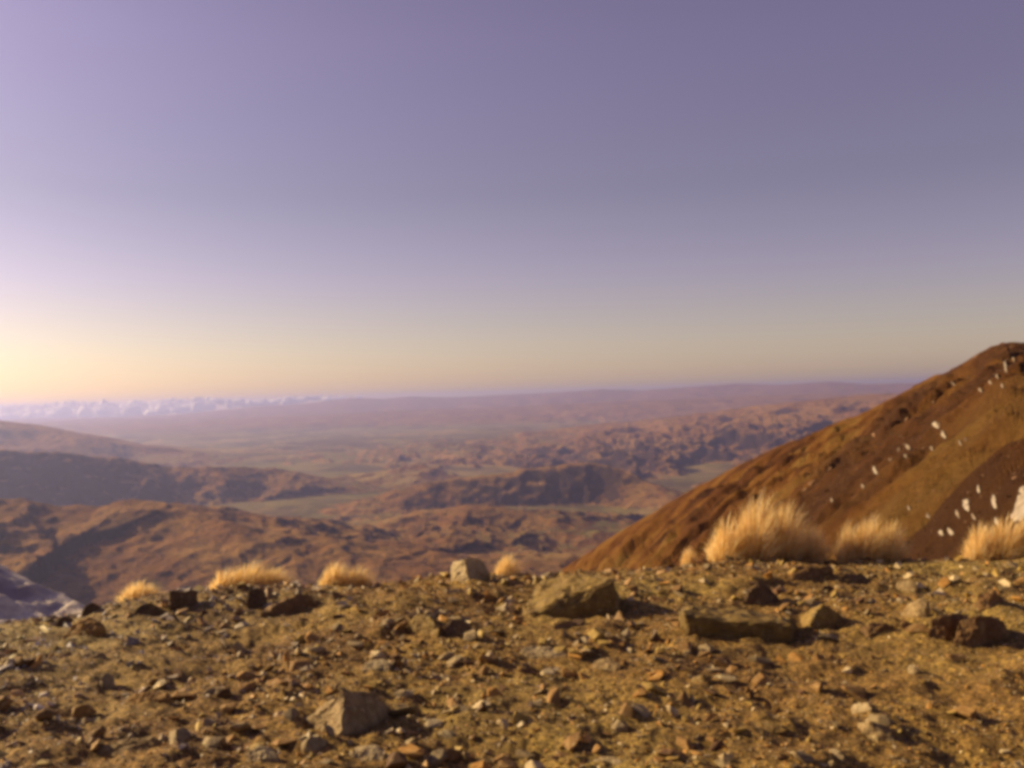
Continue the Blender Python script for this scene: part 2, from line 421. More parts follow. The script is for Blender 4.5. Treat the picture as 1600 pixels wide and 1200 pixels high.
dist_scale = np.clip(np.hypot(hx, hy) / 300, 0.25, 1.3)
H[..., 2] += amp * dist_scale * (17.0 * np.minimum(gul - 0.6, 0) + 2.4 * fbm(hx / 14, hy / 14, 5, 50)) + 0.5 * fbm(hx / 4, hy / 4, 4, 55)
def px_poly(lst):
    out = []
    bv = BVHTree.FromPolygons([Vector(p) for p in H.reshape(-1, 3)], grid_faces(*H.shape[:2]).reshape(-1, 4).tolist())
    for q in lst:
        h_, _, _, _ = bv.ray_cast(Vector((0, 0, EYE)), ray(*q))
        if h_ is not None: out.append(h_)
    return out
def near_poly(pts, wid):
    hx_, hy_ = H[..., 0], H[..., 1]; bd = np.full(hx_.shape, 1e9)
    for a, b in zip(pts[:-1], pts[1:]):
        ex, ey = b.x - a.x, b.y - a.y
        t = np.clip(((hx_ - a.x) * ex + (hy_ - a.y) * ey) / (ex * ex + ey * ey + 1e-6), 0, 1)
        bd = np.minimum(bd, np.hypot(hx_ - a.x - t * ex, hy_ - a.y - t * ey))
    return np.exp(-(bd / wid) ** 2)
nz = fbm(H[..., 0] / 12, H[..., 1] / 12, 4, 63)
tanm = np.maximum(near_poly(px_poly([(1598, 670), (1540, 712), (1470, 750), (1400, 795)]), 15), 0.7 * near_poly(px_poly([(1598, 600), (1570, 650), (1500, 700)]), 14)) * (1 + 0.5 * nz)
drk = np.maximum.reduce([near_poly(px_poly([(1430, 835), (1500, 810), (1590, 790)]), 14), near_poly(px_poly([(1425, 622), (1350, 690), (1290, 770), (1260, 815)]), 17),
                         near_poly(px_poly([(1598, 550), (1560, 552), (1530, 580)]), 12), 0.8 * near_poly(px_poly([(1530, 600), (1440, 650), (1380, 740)]), 18)]) * (1 + 0.6 * nz)
tanm, drk = np.clip(tanm, 0, 1), np.clip(drk, 0, 1)
o_hill = mesh_np('hillside', H.reshape(-1, 3), grid_faces(*H.shape[:2]), 4, M_HILL)
ca = o_hill.data.color_attributes.new('cover', 'FLOAT_COLOR', 'POINT')
ca.data.foreach_set('color', np.stack([tanm, drk, tanm * 0, tanm * 0 + 1], -1).astype(np.float32).ravel())
tag(o_hill, 'steep orange brown tussock hillside rising to a rounded summit', kind='structure')

def hill_bvh():
    nr, nc = H.shape[:2]
    P = [Vector(p) for p in H.reshape(-1, 3)]
    return BVHTree.FromPolygons(P, grid_faces(nr, nc).reshape(-1, 4).tolist())
BVH = hill_bvh()
SNOW = [  # px, py, width px, height px, label
    (1462, 664, 16, 10, 'brightest snow patch midway up the hillside, upper one of a close pair'),
    (1474, 679, 9, 15, 'narrow upright snow patch just below the brightest one'),
    (1419, 699, 12, 9, 'small snow patch down left of the bright pair on the hillside'),
    (1456, 701, 7, 10, 'faint small snow patch under the bright pair'),
    (1415, 713, 7, 7, 'tiny snow fleck beneath the small patch left of the pair'),
    (1500, 692, 6, 8, 'small dull snow patch right of the bright pair'),
    (1367, 735, 10, 12, 'lone snow patch low on the hillside above the middle tussocks'),
    (1348, 760, 7, 6, 'tiny snow fleck below the lone low patch'),
    (1300, 782, 6, 8, 'lowest leftmost snow fleck, just above the large tussock'),
    (1571, 572, 7, 20, 'tall thin snow patch just under the summit'),
    (1584, 562, 6, 8, 'short snow fleck right beside the tall one under the summit'),
    (1558, 588, 6, 8, 'dull snow fleck below and left of the tall summit patch'),
    (1566, 603, 7, 8, 'small round snow fleck well below the summit patch'),
    (1547, 598, 6, 7, 'faint snow fleck on the upper slope, left of the round one'),
    (1532, 610, 7, 9, 'small snow fleck on the dark band of the upper slope'),
    (1489, 600, 7, 6, 'small snow patch close under the skyline below the summit shoulder'),
    (1510, 785, 16, 12, 'snow patch among dark rocks, above the white clusters'),
    (1529, 765, 7, 14, 'thin upright snow streak highest above the rocky hollow'),
    (1510, 792, 13, 16, 'snow patch in the middle of the rocky hollow'),
    (1553, 784, 13, 22, 'large bright snow patch in the rocky hollow near the snow field'),
    (1496, 803, 9, 14, 'dull snow patch left of centre in the rocky hollow'),
    (1471, 833, 11, 11, 'bright snow patch lowest left in the rocky hollow'),
    (1485, 831, 13, 11, 'bright snow patch beside the lowest one in the hollow'),
    (1521, 808, 8, 10, 'small snow patch right of the middle one in the hollow'),
    (1557, 815, 12, 12, 'snow patch just above the right hand tussock'),
    (1450, 806, 8, 9, 'faint snow fleck at the left rim of the rocky hollow'),
    (1420, 794, 7, 6, 'tiny snow fleck farthest left of the rocky hollow'),
    (1540, 826, 9, 9, 'small snow patch between the lowest pair and the right tussock'),
    (1614, 802, 66, 96, 'big sunlit snow field at the right edge above the last tussock'),
]
for k, (px, py, wpx, hpx, lab) in enumerate(SNOW):
    if wpx < 40: wpx *= 0.72
    rd = ray(px, py)
    hit, nrm, _, dist = BVH.ray_cast(Vector((0, 0, EYE)), rd)
    if hit is None: continue
    d = math.hypot(hit.x, hit.y)
    cs = []
    rr = random.Random(k)
    NA, NR = 18, 5
    verts, ok = [], True
    ph = [rr.uniform(0, 6.28) for _ in range(4)]
    for i in range(NR + 1):
        for a in range(NA):
            th = 2 * math.pi * a / NA
            ro = (1 + 0.18 * math.sin(2 * th + ph[0]) + 0.14 * math.sin(3 * th + ph[1]) + 0.10 * math.sin(5 * th + ph[2]) + 0.07 * math.sin(8 * th + ph[3]))
            q = i / NR * ro
            h2, n2, _, d2 = BVH.ray_cast(Vector((0, 0, EYE)), ray(px + q * wpx / 2 * math.cos(th) + q * 2 * math.sin(th), py + q * hpx / 2 * math.sin(th)))
            if h2 is None or abs(d2 - dist) > dist * 0.5: h2 = hit
            lift = (1 - (i / NR) ** 2) * 0.0016 * d + (0.02 if i < NR else -0.25)
            verts.append(h2 + Vector((0, 0, lift)) )
    faces = [(i * NA + a, i * NA + (a + 1) % NA, (i + 1) * NA + (a + 1) % NA, (i + 1) * NA + a) for i in range(NR) for a in range(NA)]
    c0 = hit.copy()
    me = bpy.data.meshes.new('snow_patch'); me.from_pydata([v - c0 for v in verts], [], faces); me.materials.append(M_SNOWDULL if any(w in lab for w in ('faint', 'dull', 'tiny', 'fleck', 'small')) else M_SNOW)
    for p in me.polygons: p.use_smooth = True
    o = bpy.data.objects.new('snow_patch', me); o.location = c0; COL.objects.link(o)
    tag(o, lab, 'snow patch', 'snow patches on the right hillside')

# ------------------------------------------------------------------ shaded snowy slope, lower left, below the crest
top = [(-900, 480, 60), (-500, 650, 52), (-250, 765, 46), (-100, 838, 42), (0, 884, 38), (60, 912, 36), (128, 946, 33), (220, 1000, 30), (330, 1080, 26)]
bot = [(-900, 1300, 12), (-500, 1300, 12), (-250, 1300, 12), (-100, 1250, 12), (0, 1200, 13), (60, 1180, 14), (128, 1150, 15), (220, 1160, 15), (330, 1180, 16)]
Tt = np.array([at(*p)[:] for p in top]); Tb = np.array([at(*p)[:] for p in bot])
uu = np.linspace(0, len(top) - 1, 160); ii = np.arange(len(top))
Ts = np.stack([np.interp(uu, ii, Tt[:, k]) for k in range(3)], -1); Bs = np.stack([np.interp(uu, ii, Tb[:, k]) for k in range(3)], -1)
rows = []
for j in range(8, 0, -1):
    d = Ts[:, :2] / np.linalg.norm(Ts[:, :2], axis=1)[:, None]
    rows.append(np.column_stack([Ts[:, :2] + d * j * 1.5, Ts[:, 2] - 0.12 * (j * 1.5) ** 1.5]))
for j in range(90):
    v = j / 89; rows.append(Ts * (1 - v) + Bs * v)
S = np.array(rows)
va = np.concatenate([np.zeros(8), np.linspace(0, 1, 90)])[:, None]
S[..., 2] += (0.3 + sstep(0, 0.15, va) * 0.7) * 0.45 * fbm(S[..., 0] / 2.2, S[..., 1] / 5, 5, 61)
o = mesh_np('snowy_slope', S.reshape(-1, 3), grid_faces(*S.shape[:2]), 4, M_SNOWROCK)
tag(o, 'shaded snow streaked slope dropping away beyond the left crest', kind='structure')

# ------------------------------------------------------------------ foreground ground
EDGE_PX = [-6000, -800, 0, 100, 200, 350, 500, 600, 700, 850, 1000, 1200, 1600, 2400, 7000]
EDGE_P = [260, 330, 325, 316, 293, 274, 274, 278, 266, 266, 262, 255, 262, 250, 200]
def edge_r(x, y):
    th = np.arctan2(x, y)
    px = 800 + F * np.tan(np.clip(th, -1.3, 1.3))
    p = np.interp(px, EDGE_PX, EDGE_P)
    r = EYE / (p / F)  / np.maximum(np.cos(np.clip(th, -1.1, 1.1)), .5) * 0.86
    return np.where(np.abs(th) > 1.1, np.maximum(r, 14 + 20 * (np.abs(th) - 1.1)), r)
def ground_h(x, y):
    r = np.hypot(x, y)
    z = 0.055 * fbm(x / 1.3, y / 1.3, 3, 71) + 0.032 * fbm(x / 0.35, y / 0.35, 3, 74)
    e = np.maximum(r - edge_r(x, y), 0)
    k = 0.12; e1 = 0.62 / k
    z = z - np.where(e < e1, 0.5 * k * e * e, 0.5 * k * e1 * e1 + 0.62 * (e - e1))
    return z
def ground_fine(x, y):
    return ground_h(x, y) + 0.012 * fbm(x / 0.11, y / 0.11, 4, 81, 0.6)
ang = np.radians(np.concatenate([np.linspace(-38, 38, 560), np.arange(41, 320, 3.0)]))
rad = np.concatenate([[0.05, 0.5, 1, 1.6, 2.2, 2.8], np.geomspace(3.3, 14, 330), np.geomspace(14.3, 130, 40)])
A, RR = np.meshgrid(ang, rad)
X, Y = RR * np.sin(A), RR * np.cos(A)
V = np.stack([X, Y, ground_fine(X, Y)], -1).reshape(-1, 3)
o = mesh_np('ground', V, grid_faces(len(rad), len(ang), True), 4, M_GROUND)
tag(o, 'stony brown ground of the mountain top', kind='structure')

def hit_ground(px, py):
    v = ray(px, py)
    hl = math.hypot(v.x, v.y); lo = None
    for d in np.arange(2.5, 25, 0.05):
        p = at(px, py, d)
        if p.z < float(ground_h(p.x, p.y)): return p, d
    d = float(edge_r(np.array(v.x), np.array(v.y))) + 1.2
    p = at(px, py, d); p.z = float(ground_h(p.x, p.y)); return p, d

def hull_mesh(name, pts, cuts=0, rough=0.0, seed=0, mat=None, bevel=0.0):
    bm = bmesh.new()
    for p in pts: bm.verts.new(p)
    r = bmesh.ops.convex_hull(bm, input=bm.verts)
    junk = [g for g in r['geom_interior'] if isinstance(g, bmesh.types.BMVert)]
    if junk: bmesh.ops.delete(bm, geom=junk, context='VERTS')
    if bevel:
        bmesh.ops.dissolve_limit(bm, angle_limit=0.12, verts=bm.verts, edges=bm.edges)
        bmesh.ops.bevel(bm, geom=list(bm.edges), offset=bevel, segments=1, affect='EDGES', clamp_overlap=True)
    bmesh.ops.triangulate(bm, faces=bm.faces)
    for c in range(cuts):
        bmesh.ops.subdivide_edges(bm, edges=[e for e in bm.edges], cuts=1, use_grid_fill=True)
        bmesh.ops.triangulate(bm, faces=[f for f in bm.faces if len(f.verts) > 3])
    if rough:
        co = np.array([v.co[:] for v in bm.verts])
        sz = np.ptp(co, axis=0).max()
        k = 3.2 / sz
        nx = fbm(co[:, 0] * k + co[:, 2] * k * 1.3, co[:, 1] * k - co[:, 2] * k * 0.7, 6, seed, 0.6)
        ny = fbm(co[:, 1] * k + co[:, 2] * k * 1.1 + 9, co[:, 0] * k + 5, 6, seed + 3, 0.6)
        nz = fbm(co[:, 0] * k * 1.1 + 31, co[:, 1] * k + co[:, 2] * k * 2, 6, seed + 5, 0.6)
        for v, a, b, c in zip(bm.verts, nx, ny, nz):
            v.co += Vector((a, b, c)) * (rough * sz)
    me = bpy.data.meshes.new(name); bm.to_mesh(me); bm.free()
    if mat: me.materials.append(mat)
    return me

# hero rocks: points are (px, py, depth offset in m), anchor pixel = where its near foot meets the ground
HERO = []
def hero(anchor, pts, col, label, ref, name='rock', cat='rock', group=None, rough=0.034, skew=None):
    p0, d0 = hit_ground(*anchor)
    if skew is None: skew = 0.55 if col in ('dark', 'brown') else -0.55
    xa, xb = min(p[0] for p in pts), max(p[0] for p in pts)
    p_w = (xb - xa) / F * d0
    pts = [(px, py, dd + skew * ((px - xa) if skew > 0 else (px - xb)) / F * d0 if dd < 0.13 else dd) for px, py, dd in pts]
    P = [at(px, py, d0 + dd) - p0 for px, py, dd in pts]
    zmin = min(p.z for p in P)
    # root the stone a little way into the soil
    foot = [Vector((p.x, p.y, float(ground_h(p0.x + p.x, p0.y + p.y)) - p0.z - 0.06)) for p in P]
    P = P + [f for f in foot if f.z < 0.3]
    me = hull_mesh(name, P, 4 if p_w > 0.25 else 3, rough, len(HERO) * 7 + 1, STONE[col], bevel=0.012)
    o = bpy.data.objects.new(name, me); o.location = p0; COL.objects.link(o)
    tag(o, label, cat, group)
    xs = [p[0] for p in pts]; ys = [p[1] for p in pts]
    HERO.append((o, (min(xs), min(ys), max(xs), max(ys)), ref, p0))
    return o
hero((900, 958), [(817, 950, .05), (826, 957, -.14), (850, 906, .30), (872, 900, .42), (957, 903, -.06), (966, 955, -.10), (900, 958, -.17), (975, 945, .42), (840, 930, .5), (930, 901, .35)], 'olive',
     'largest rock, a tilted wedge slab with dark face on the middle of the crest', 'the big wedge slab', skew=0)
hero((537, 1144), [(468, 1130, .10), (500, 1106, .16), (536, 1083, -.08), (578, 1086, .10), (606, 1101, .20), (623, 1134, .16), (618, 1141, .08), (538, 1145, -.20), (478, 1142, .04),
      (515, 1105, .42), (600, 1110, .40)], 'grey',
     'large domed boulder lying in gravel at the bottom, pale left flank, black right flank', 'the domed boulder', skew=0)
hero((728, 908), [(703, 897, .12), (708, 880, .14), (728, 873, -.04), (752, 874, .08), (761, 885, .12), (761, 906, .10), (730, 909, -.10), (706, 906, .10), (715, 878, .34), (752, 880, .34)], 'pale',
     'squarish boulder standing on the skyline, white on its left side', 'the skyline boulder', skew=0)
hero((1150, 992), [(1062, 955, .0), (1072, 946, .34), (1180, 955, .45), (1240, 967, .34), (1238, 986, -.02), (1200, 991, -.07), (1068, 989, -.10), (1068, 962, -.14), (1234, 975, -.07)], 'olive',
     'long flat slab with a dark straight front edge, right of the wedge rock', 'the long flat slab', skew=0)
hero((285, 955), [(263, 953, .0), (264, 924, .02), (285, 927, -.02), (308, 922, .10), (310, 952, .04), (285, 956, -.06), (270, 925, .22), (305, 930, .28)], 'dark',
     'dark upright block with two points standing on the left crest', 'the two-pointed block')
hero((450, 963), [(403, 962, -.02), (425, 948, .10), (464, 929, .06), (483, 930, .06), (489, 950, .02), (512, 957, .04), (470, 964, -.08), (430, 940, .4), (480, 940, .35)], 'brown',
     'slanting slab with a lit ramp on its left, on the left crest', 'the slanting ramp slab')
hero((398, 950), [(384, 946, 0), (388, 920, .05), (402, 918, .02), (416, 925, .08), (418, 948, .02), (400, 951, -.05), (400, 925, .25)], 'dark',
     'dark stubby rock below the left grass tufts', 'the dark stubby rock')
hero((705, 996), [(640, 972, .10), (650, 960, .15), (672, 961, .02), (686, 985, -.05), (672, 988, 0), (645, 985, .05), (668, 970, .3)], 'olive',
     'yellowish angular stone leaning beside a dark knob of rock', 'the yellowish angular stone')
hero((712, 996), [(692, 985, .0), (702, 968, .05), (722, 966, .06), (738, 975, .08), (736, 993, .02), (708, 997, -.05), (715, 975, .26)], 'dark',
     'dark rounded knob of rock below the skyline boulder', 'the dark knob')
hero((850, 1034), [(811, 1016, .0), (826, 1010, .05), (858, 1009, .12), (886, 1022, .08), (880, 1032, .0), (840, 1036, -.05), (814, 1032, -.02), (850, 1014, .25)], 'pale',
     'low stone with a bright white left end, lying below the wedge slab', 'the white-ended stone')
hero((1255, 912), [(1222, 912, .0), (1238, 895, .12), (1268, 884, .06), (1300, 884, .12), (1296, 905, .04), (1262, 912, -.05), (1275, 888, .35)], 'brown',
     'pointed dark rock with a light left flank, in front of the large tussock', 'the pointed rock')
hero((1335, 912), [(1311, 905, .0), (1318, 897, .05), (1345, 895, .08), (1362, 908, .05), (1340, 914, -.04), (1335, 898, .28)], 'dark',
     'flat dark rock in front of the middle tussock', 'the flat dark rock')
hero((1285, 980), [(1236, 972, .20), (1262, 958, .16), (1284, 941, .02), (1298, 960, .02), (1326, 967, .12), (1310, 976, .02), (1264, 979, -.12), (1280, 955, .35)], 'olive',
     'peaked rock like a small pyramid, right of the long flat slab', 'the pyramid rock', skew=0)
hero((1190, 950), [(1158, 945, .02), (1168, 925, .08), (1184, 908, .03), (1198, 912, .05), (1214, 930, .08), (1221, 944, .04), (1192, 951, -.05), (1190, 920, .26)], 'dark',
     'jagged dark rock standing just behind the long flat slab', 'the jagged rock')
hero((1375, 998), [(1340, 985, .08), (1356, 974, .06), (1384, 972, .03), (1396, 980, .06), (1394, 997, .0), (1358, 998, -.05), (1375, 976, .28)], 'brown',
     'blocky brown rock, right and in front of the pyramid rock', 'the blocky brown rock')
hero((1475, 1004), [(1448, 998, .0), (1455, 968, .04), (1478, 960, .02), (1505, 958, .12), (1508, 995, .04), (1475, 1005, -.05), (1480, 965, .35)], 'brown',
     'dark blocky boulder just left of the biggest right hand boulder', 'the left boulder')
hero((1530, 1018), [(1488, 1008, .0), (1498, 975, .05), (1530, 961, .0), (1562, 966, .06), (1580, 990, .10), (1592, 1008, .08), (1560, 1018, -.02), (1505, 1018, -.07), (1540, 970, .5), (1575, 985, .4)], 'brown',
     'big rounded dark brown boulder near the right edge', 'the big brown boulder')
hero((1550, 955), [(1522, 952, .02), (1530, 930, .05), (1552, 919, .02), (1566, 940, .04), (1582, 948, .06), (1576, 956, .0), (1545, 956, -.05), (1550, 930, .3)], 'brown',
     'rock with a pointed top standing behind the big brown boulder', 'the pointed-top rock')
hero((1435, 966), [(1408, 962, .0), (1416, 945, .06), (1440, 932, .02), (1453, 940, .04), (1450, 960, .0), (1428, 967, -.04), (1435, 938, .26)], 'grey',
     'dusty grey stone left of the right hand boulders', 'the dusty grey stone')
hero((1412, 928), [(1394, 925, .02), (1402, 908, .04), (1426, 906, .06), (1436, 915, .06), (1430, 928, .0), (1405, 930, -.03), (1415, 910, .2)], 'grey',
     'whitish grey stone on the open gravel below the middle tussock', 'the whitish grey stone')
hero((590, 1052), [(565, 1046, .0), (570, 1034, .04), (600, 1029, .06), (612, 1034, .04), (611, 1048, .0), (585, 1053, -.03), (595, 1032, .16)], 'pale',
     'pale squarish stone above and right of the domed boulder', 'the pale squarish stone')
hero((1345, 1122), [(1328, 1120, .0), (1330, 1102, .03), (1358, 1097, .05), (1363, 1108, .03), (1360, 1118, .0), (1340, 1123, -.02), (1345, 1100, .14)], 'pale',
     'pale flat stone lying lower right of centre', 'the pale flat stone')
hero((1370, 1165), [(1336, 1146, .0), (1340, 1130, .03), (1360, 1127, .0), (1392, 1138, .06), (1400, 1160, .03), (1375, 1167, -.02), (1340, 1150, -.02), (1365, 1130, .2)], 'grey',
     'broken grey stone with a dark right side, lower right', 'the broken grey stone')
hero((1305, 1194), [(1290, 1190, .0), (1292, 1172, .02), (1308, 1168, .03), (1320, 1180, .03), (1318, 1194, .0), (1300, 1196, -.02), (1305, 1172, .12)], 'pale',
     'pale stone at the bottom, left of the broken grey stone', 'the pale bottom stone')
hero((200, 1184), [(148, 1172, .0), (170, 1158, .08), (205, 1154, .10), (252, 1152, .10), (255, 1165, .05), (220, 1180, -.02), (175, 1186, -.05), (205, 1157, .3)], 'grey',
     'broad flat slab half sunk in gravel in the bottom left', 'the sunken slab')
hero((168, 1082), [(153, 1075, .0), (156, 1056, .0), (166, 1050, .03), (180, 1058, .05), (180, 1078, .02), (166, 1083, -.02), (170, 1056, .14)], 'pale',
     'pale upright stone above the tan slab on the left', 'the pale left stone')
hero((230, 1108), [(184, 1108, -.02), (205, 1088, .04), (225, 1082, .05), (268, 1083, .08), (262, 1092, .03), (220, 1097, -.02), (190, 1110, -.03), (235, 1082, .2)], 'ochre',
     'orange tan slab lying aslant on the left', 'the tan slab')
hero((130, 995), [(97, 993, .0), (115, 975, .06), (135, 963, .08), (165, 975, .08), (163, 985, .02), (120, 995, -.04), (140, 966, .3)], 'ochre',
     'rust coloured slab close to the left end of the crest', 'the rust slab')
hero((130, 1040), [(82, 1030, .05), (110, 1020, .08), (145, 1017, .06), (168, 1022, .06), (163, 1035, .0), (120, 1041, -.05), (130, 1018, .3)], 'grey',
     'grey slab with a shaded front, below the rust slab', 'the grey slab')
hero((60, 1055), [(32, 1050, .0), (45, 1040, .05), (75, 1037, .05), (90, 1050, .03), (60, 1057, -.03), (60, 1040, .2)], 'grey',
     'low grey stone near the left edge below the grey slab', 'the low edge stone')
hero((410, 1200), [(380, 1200, .0), (384, 1176, .02), (405, 1163, .04), (430, 1170, .04), (442, 1196, .02), (415, 1206, -.03), (410, 1168, .16)], 'pale',
     'pale yellowish stone cut by the bottom edge, left of the domed boulder', 'the pale yellowish stone')
hero((570, 1196), [(534, 1184, .0), (548, 1170, .04), (588, 1163, .05), (604, 1172, .04), (600, 1194, .0), (560, 1200, -.03), (575, 1166, .2)], 'pale',
     'pinkish white stone at the bottom under the domed boulder', 'the pinkish white stone')
hero((698, 1160), [(679, 1156, .0), (682, 1142, .02), (705, 1139, .04), (717, 1148, .03), (700, 1161, -.02), (698, 1141, .14)], 'pale',
     'pale flat stone right of the domed boulder, near the bottom', 'the small pale flat stone')
hero((706, 1196), [(688, 1192, .0), (692, 1172, .0), (702, 1168, .02), (722, 1172, .05), (726, 1192, .02), (704, 1199, -.02), (708, 1172, .15)], 'brown',
     'small blocky stone with a lit left edge at the bottom centre', 'the small blocky stone')
hero((945, 1204), [(918, 1202, .0), (930, 1184, .03), (955, 1181, .05), (982, 1192, .03), (978, 1206, -.02), (950, 1184, .16)], 'pale',
     'pale rounded stone rising from the bottom edge, right of centre', 'the pale bottom-edge stone')
hero((232, 964), [(208, 962, .0), (215, 948, .04), (236, 941, .03), (256, 952, .06), (252, 963, .0), (230, 966, -.04), (235, 945, .25)], 'dark',
     'dark hump of rock on the left crest with a white pebble beside it', 'the dark hump')
hero((145, 960), [(126, 958, .0), (132, 946, .03), (145, 941, .02), (160, 950, .05), (158, 960, .0), (140, 962, -.03), (145, 944, .2)], 'dark',
     'small dark rock where the crest meets the snowy slope', 'the small dark crest rock')
hero((98, 980), [(84, 976, .0), (92, 965, .03), (108, 962, .03), (118, 972, .03), (100, 982, -.03), (100, 965, .2)], 'dark',
     'dark rock left of the rust slab on the crest', 'the dark rock by the slope')
hero((1098, 1072), [(1070, 1066, .02), (1082, 1058, .03), (1096, 1053, .0), (1110, 1054, .05), (1116, 1066, .03), (1098, 1073, -.03), (1095, 1056, .14)], 'olive',
     'small two-toned stone, light left and black right, below the long flat slab', 'the two-toned stone')
hero((885, 985), [(862, 983, .0), (868, 974, .03), (892, 971, .05), (912, 975, .05), (900, 984, .0), (880, 987, -.03), (885, 973, .2)], 'brown',
     'thin dark slab just below the big wedge slab', 'the thin dark slab')
hero((330, 966), [(308, 962, .02), (318, 954, .05), (345, 955, .06), (362, 961, .04), (335, 967, -.03), (335, 955, .3)], 'brown',
     'low dark slab right of the two-pointed block', 'the low dark slab')
hero((400, 998), [(362, 994, .02), (385, 988, .06), (415, 986, .06), (437, 991, .04), (400, 999, -.03), (400, 987, .25)], 'brown',
     'thin slab lying flat below the slanting ramp slab', 'the thin flat slab')
hero((950, 1056), [(924, 1050, .0), (928, 1032, .03), (950, 1027, .05), (970, 1038, .05), (968, 1053, .0), (945, 1058, -.03), (950, 1030, .16)], 'grey',
     'rounded beige stone below and right of the white-ended stone', 'the rounded beige stone')
hero((206, 965), [(202, 963, 0), (204, 957, .01), (209, 956, .01), (211, 962, .01), (207, 966, -.01), (206, 959, .04)], 'pale', 'small shining white pebble left of the dark hump', 'the white crest pebble', 'pebble', 'pebble')
hero((765, 937), [(761, 935, 0), (763, 930, .01), (767, 929, .01), (770, 934, .01), (766, 938, -.01), (765, 931, .04)], 'pale', 'tiny white pebble below the skyline boulder', 'the tiny white pebble', 'pebble', 'pebble')
hero((680, 1020), [(668, 1019, 0), (672, 1013, .02), (684, 1011, .02), (692, 1015, .02), (682, 1021, -.01), (680, 1013, .07)], 'ochre', 'small orange stone below the dark knob', 'the orange stone', 'stone', 'stone')
hero((958, 1000), [(952, 999, 0), (954, 992, .01), (962, 991, .02), (966, 996, .02), (958, 1001, -.01), (958, 993, .05)], 'ochre', 'little yellow stone just below the wedge slab', 'the little yellow stone', 'stone', 'stone')
hero((342, 1018), [(330, 1017, 0), (336, 1010, .02), (347, 1007, .02), (350, 1013, .02), (340, 1019, -.01), (342, 1009, .07)], 'pale', 'small white stone in the gravel below the low dark slab', 'the small white stone', 'stone', 'stone')
hero((858, 1048), [(845, 1045, 0), (850, 1038, .02), (866, 1037, .03), (870, 1043, .02), (856, 1049, -.01), (856, 1038, .09)], 'ochre', 'peach coloured stone under the white-ended stone', 'the peach stone', 'stone', 'stone')
hero((1425, 1055), [(1418, 1053, 0), (1420, 1040, .01), (1430, 1037, .02), (1436, 1046, .02), (1426, 1056, -.01), (1427, 1040, .07)], 'pale', 'small cream stone in front of the right hand boulders', 'the cream stone', 'stone', 'stone')
hero((662, 1085), [(650, 1082, 0), (655, 1072, .02), (672, 1073, .03), (676, 1080, .02), (662, 1086, -.01), (662, 1074, .1)], 'grey', 'small buff stone right of and above the domed boulder', 'the buff stone', 'stone', 'stone')
hero((1195, 1150), [(1160, 1145, 0), (1175, 1128, .05), (1205, 1125, .06), (1230, 1140, .05), (1195, 1153, -.03), (1195, 1128, .2)], 'olive', 'buried olive stone in the lower right gravel', 'the buried olive stone', 'stone', 'stone')

# ------------------------------------------------------------------ loose stones and gravel
def proto_stones(n, npts):
    out = []
    for k in range(n):
        r = np.random.default_rng(100 + k)
        P = r.normal(size=(npts, 3)); P /= np.linalg.norm(P, axis=1)[:, None]
        P *= r.uniform(0.75, 1.0, (npts, 1))
        P *= np.array([1, r.uniform(0.55, 0.95), r.uniform(0.28, 0.65)])
        bm = bmesh.new()
        for p in P: bm.verts.new(p)
        g = bmesh.ops.convex_hull(bm, input=bm.verts)
        junk = [q for q in g['geom_interior'] if isinstance(q, bmesh.types.BMVert)]
        if junk: bmesh.ops.delete(bm, geom=junk, context='VERTS')
        bmesh.ops.triangulate(bm, faces=bm.faces)
        bm.verts.ensure_lookup_table(); bm.verts.index_update()
        out.append((np.array([v.co[:] for v in bm.verts]), np.array([[v.index for v in f.verts] for f in bm.faces])))
        bm.free()
    return out
NS = 92000
th = RNG.uniform(R(-36), R(36), NS); rmin, rmax = 3.3, 12.5
rr_ = np.sqrt(RNG.uniform(rmin**2, rmax**2, NS))
gx, gy = rr_ * np.sin(th), rr_ * np.cos(th)
size = 0.0066 * (1 - RNG.random(NS)) ** (-1 / 1.95)        # half-length, power law
clump = fbm(gx / 1.6, gy / 1.6, 3, 91)
size = np.clip(size * (1 + 0.5 * clump), 0.004, 0.085)
right_fine = sstep(0.18, 0.5, np.tan(th)) * sstep(9, 6, rr_)
size = np.where(RNG.random(NS) < right_fine * 0.8, np.minimum(size, 0.014), size)
keep = rr_ < edge_r(gx, gy) + 3.2
gz = ground_fine(gx, gy)
# keep clear of the hero rocks
for (o, bb, ref, p0) in HERO:
    d0 = math.hypot(p0.x, p0.y); w2 = (bb[2] - bb[0]) / 2 * d0 / F
    c = at((bb[0] + bb[2]) / 2, bb[3], d0)
    big = size > 0.016
    keep &= ~((np.hypot(gx - c.x, gy - c.y) < w2 * 1.15) & big)
pxs = size * 2 / rr_ * F
order = np.argsort(-np.where(keep & (rr_ < edge_r(gx, gy) + 1.0), pxs, 0))
NOBJ = 235
single = order[:NOBJ]
rest = np.setdiff1d(np.nonzero(keep)[0], single)
PROT = proto_stones(40, 8)
COLS = {'grey': (0.25, 0.185, 0.095), 'brown': (0.22, 0.122, 0.038), 'pale': (0.42, 0.33, 0.19), 'ochre': (0.34, 0.175, 0.04), 'olive': (0.29, 0.195, 0.048), 'dark': (0.09, 0.045, 0.02)}
CK = list(COLS); CP = [0.27, 0.30, 0.09, 0.10, 0.14, 0.10]
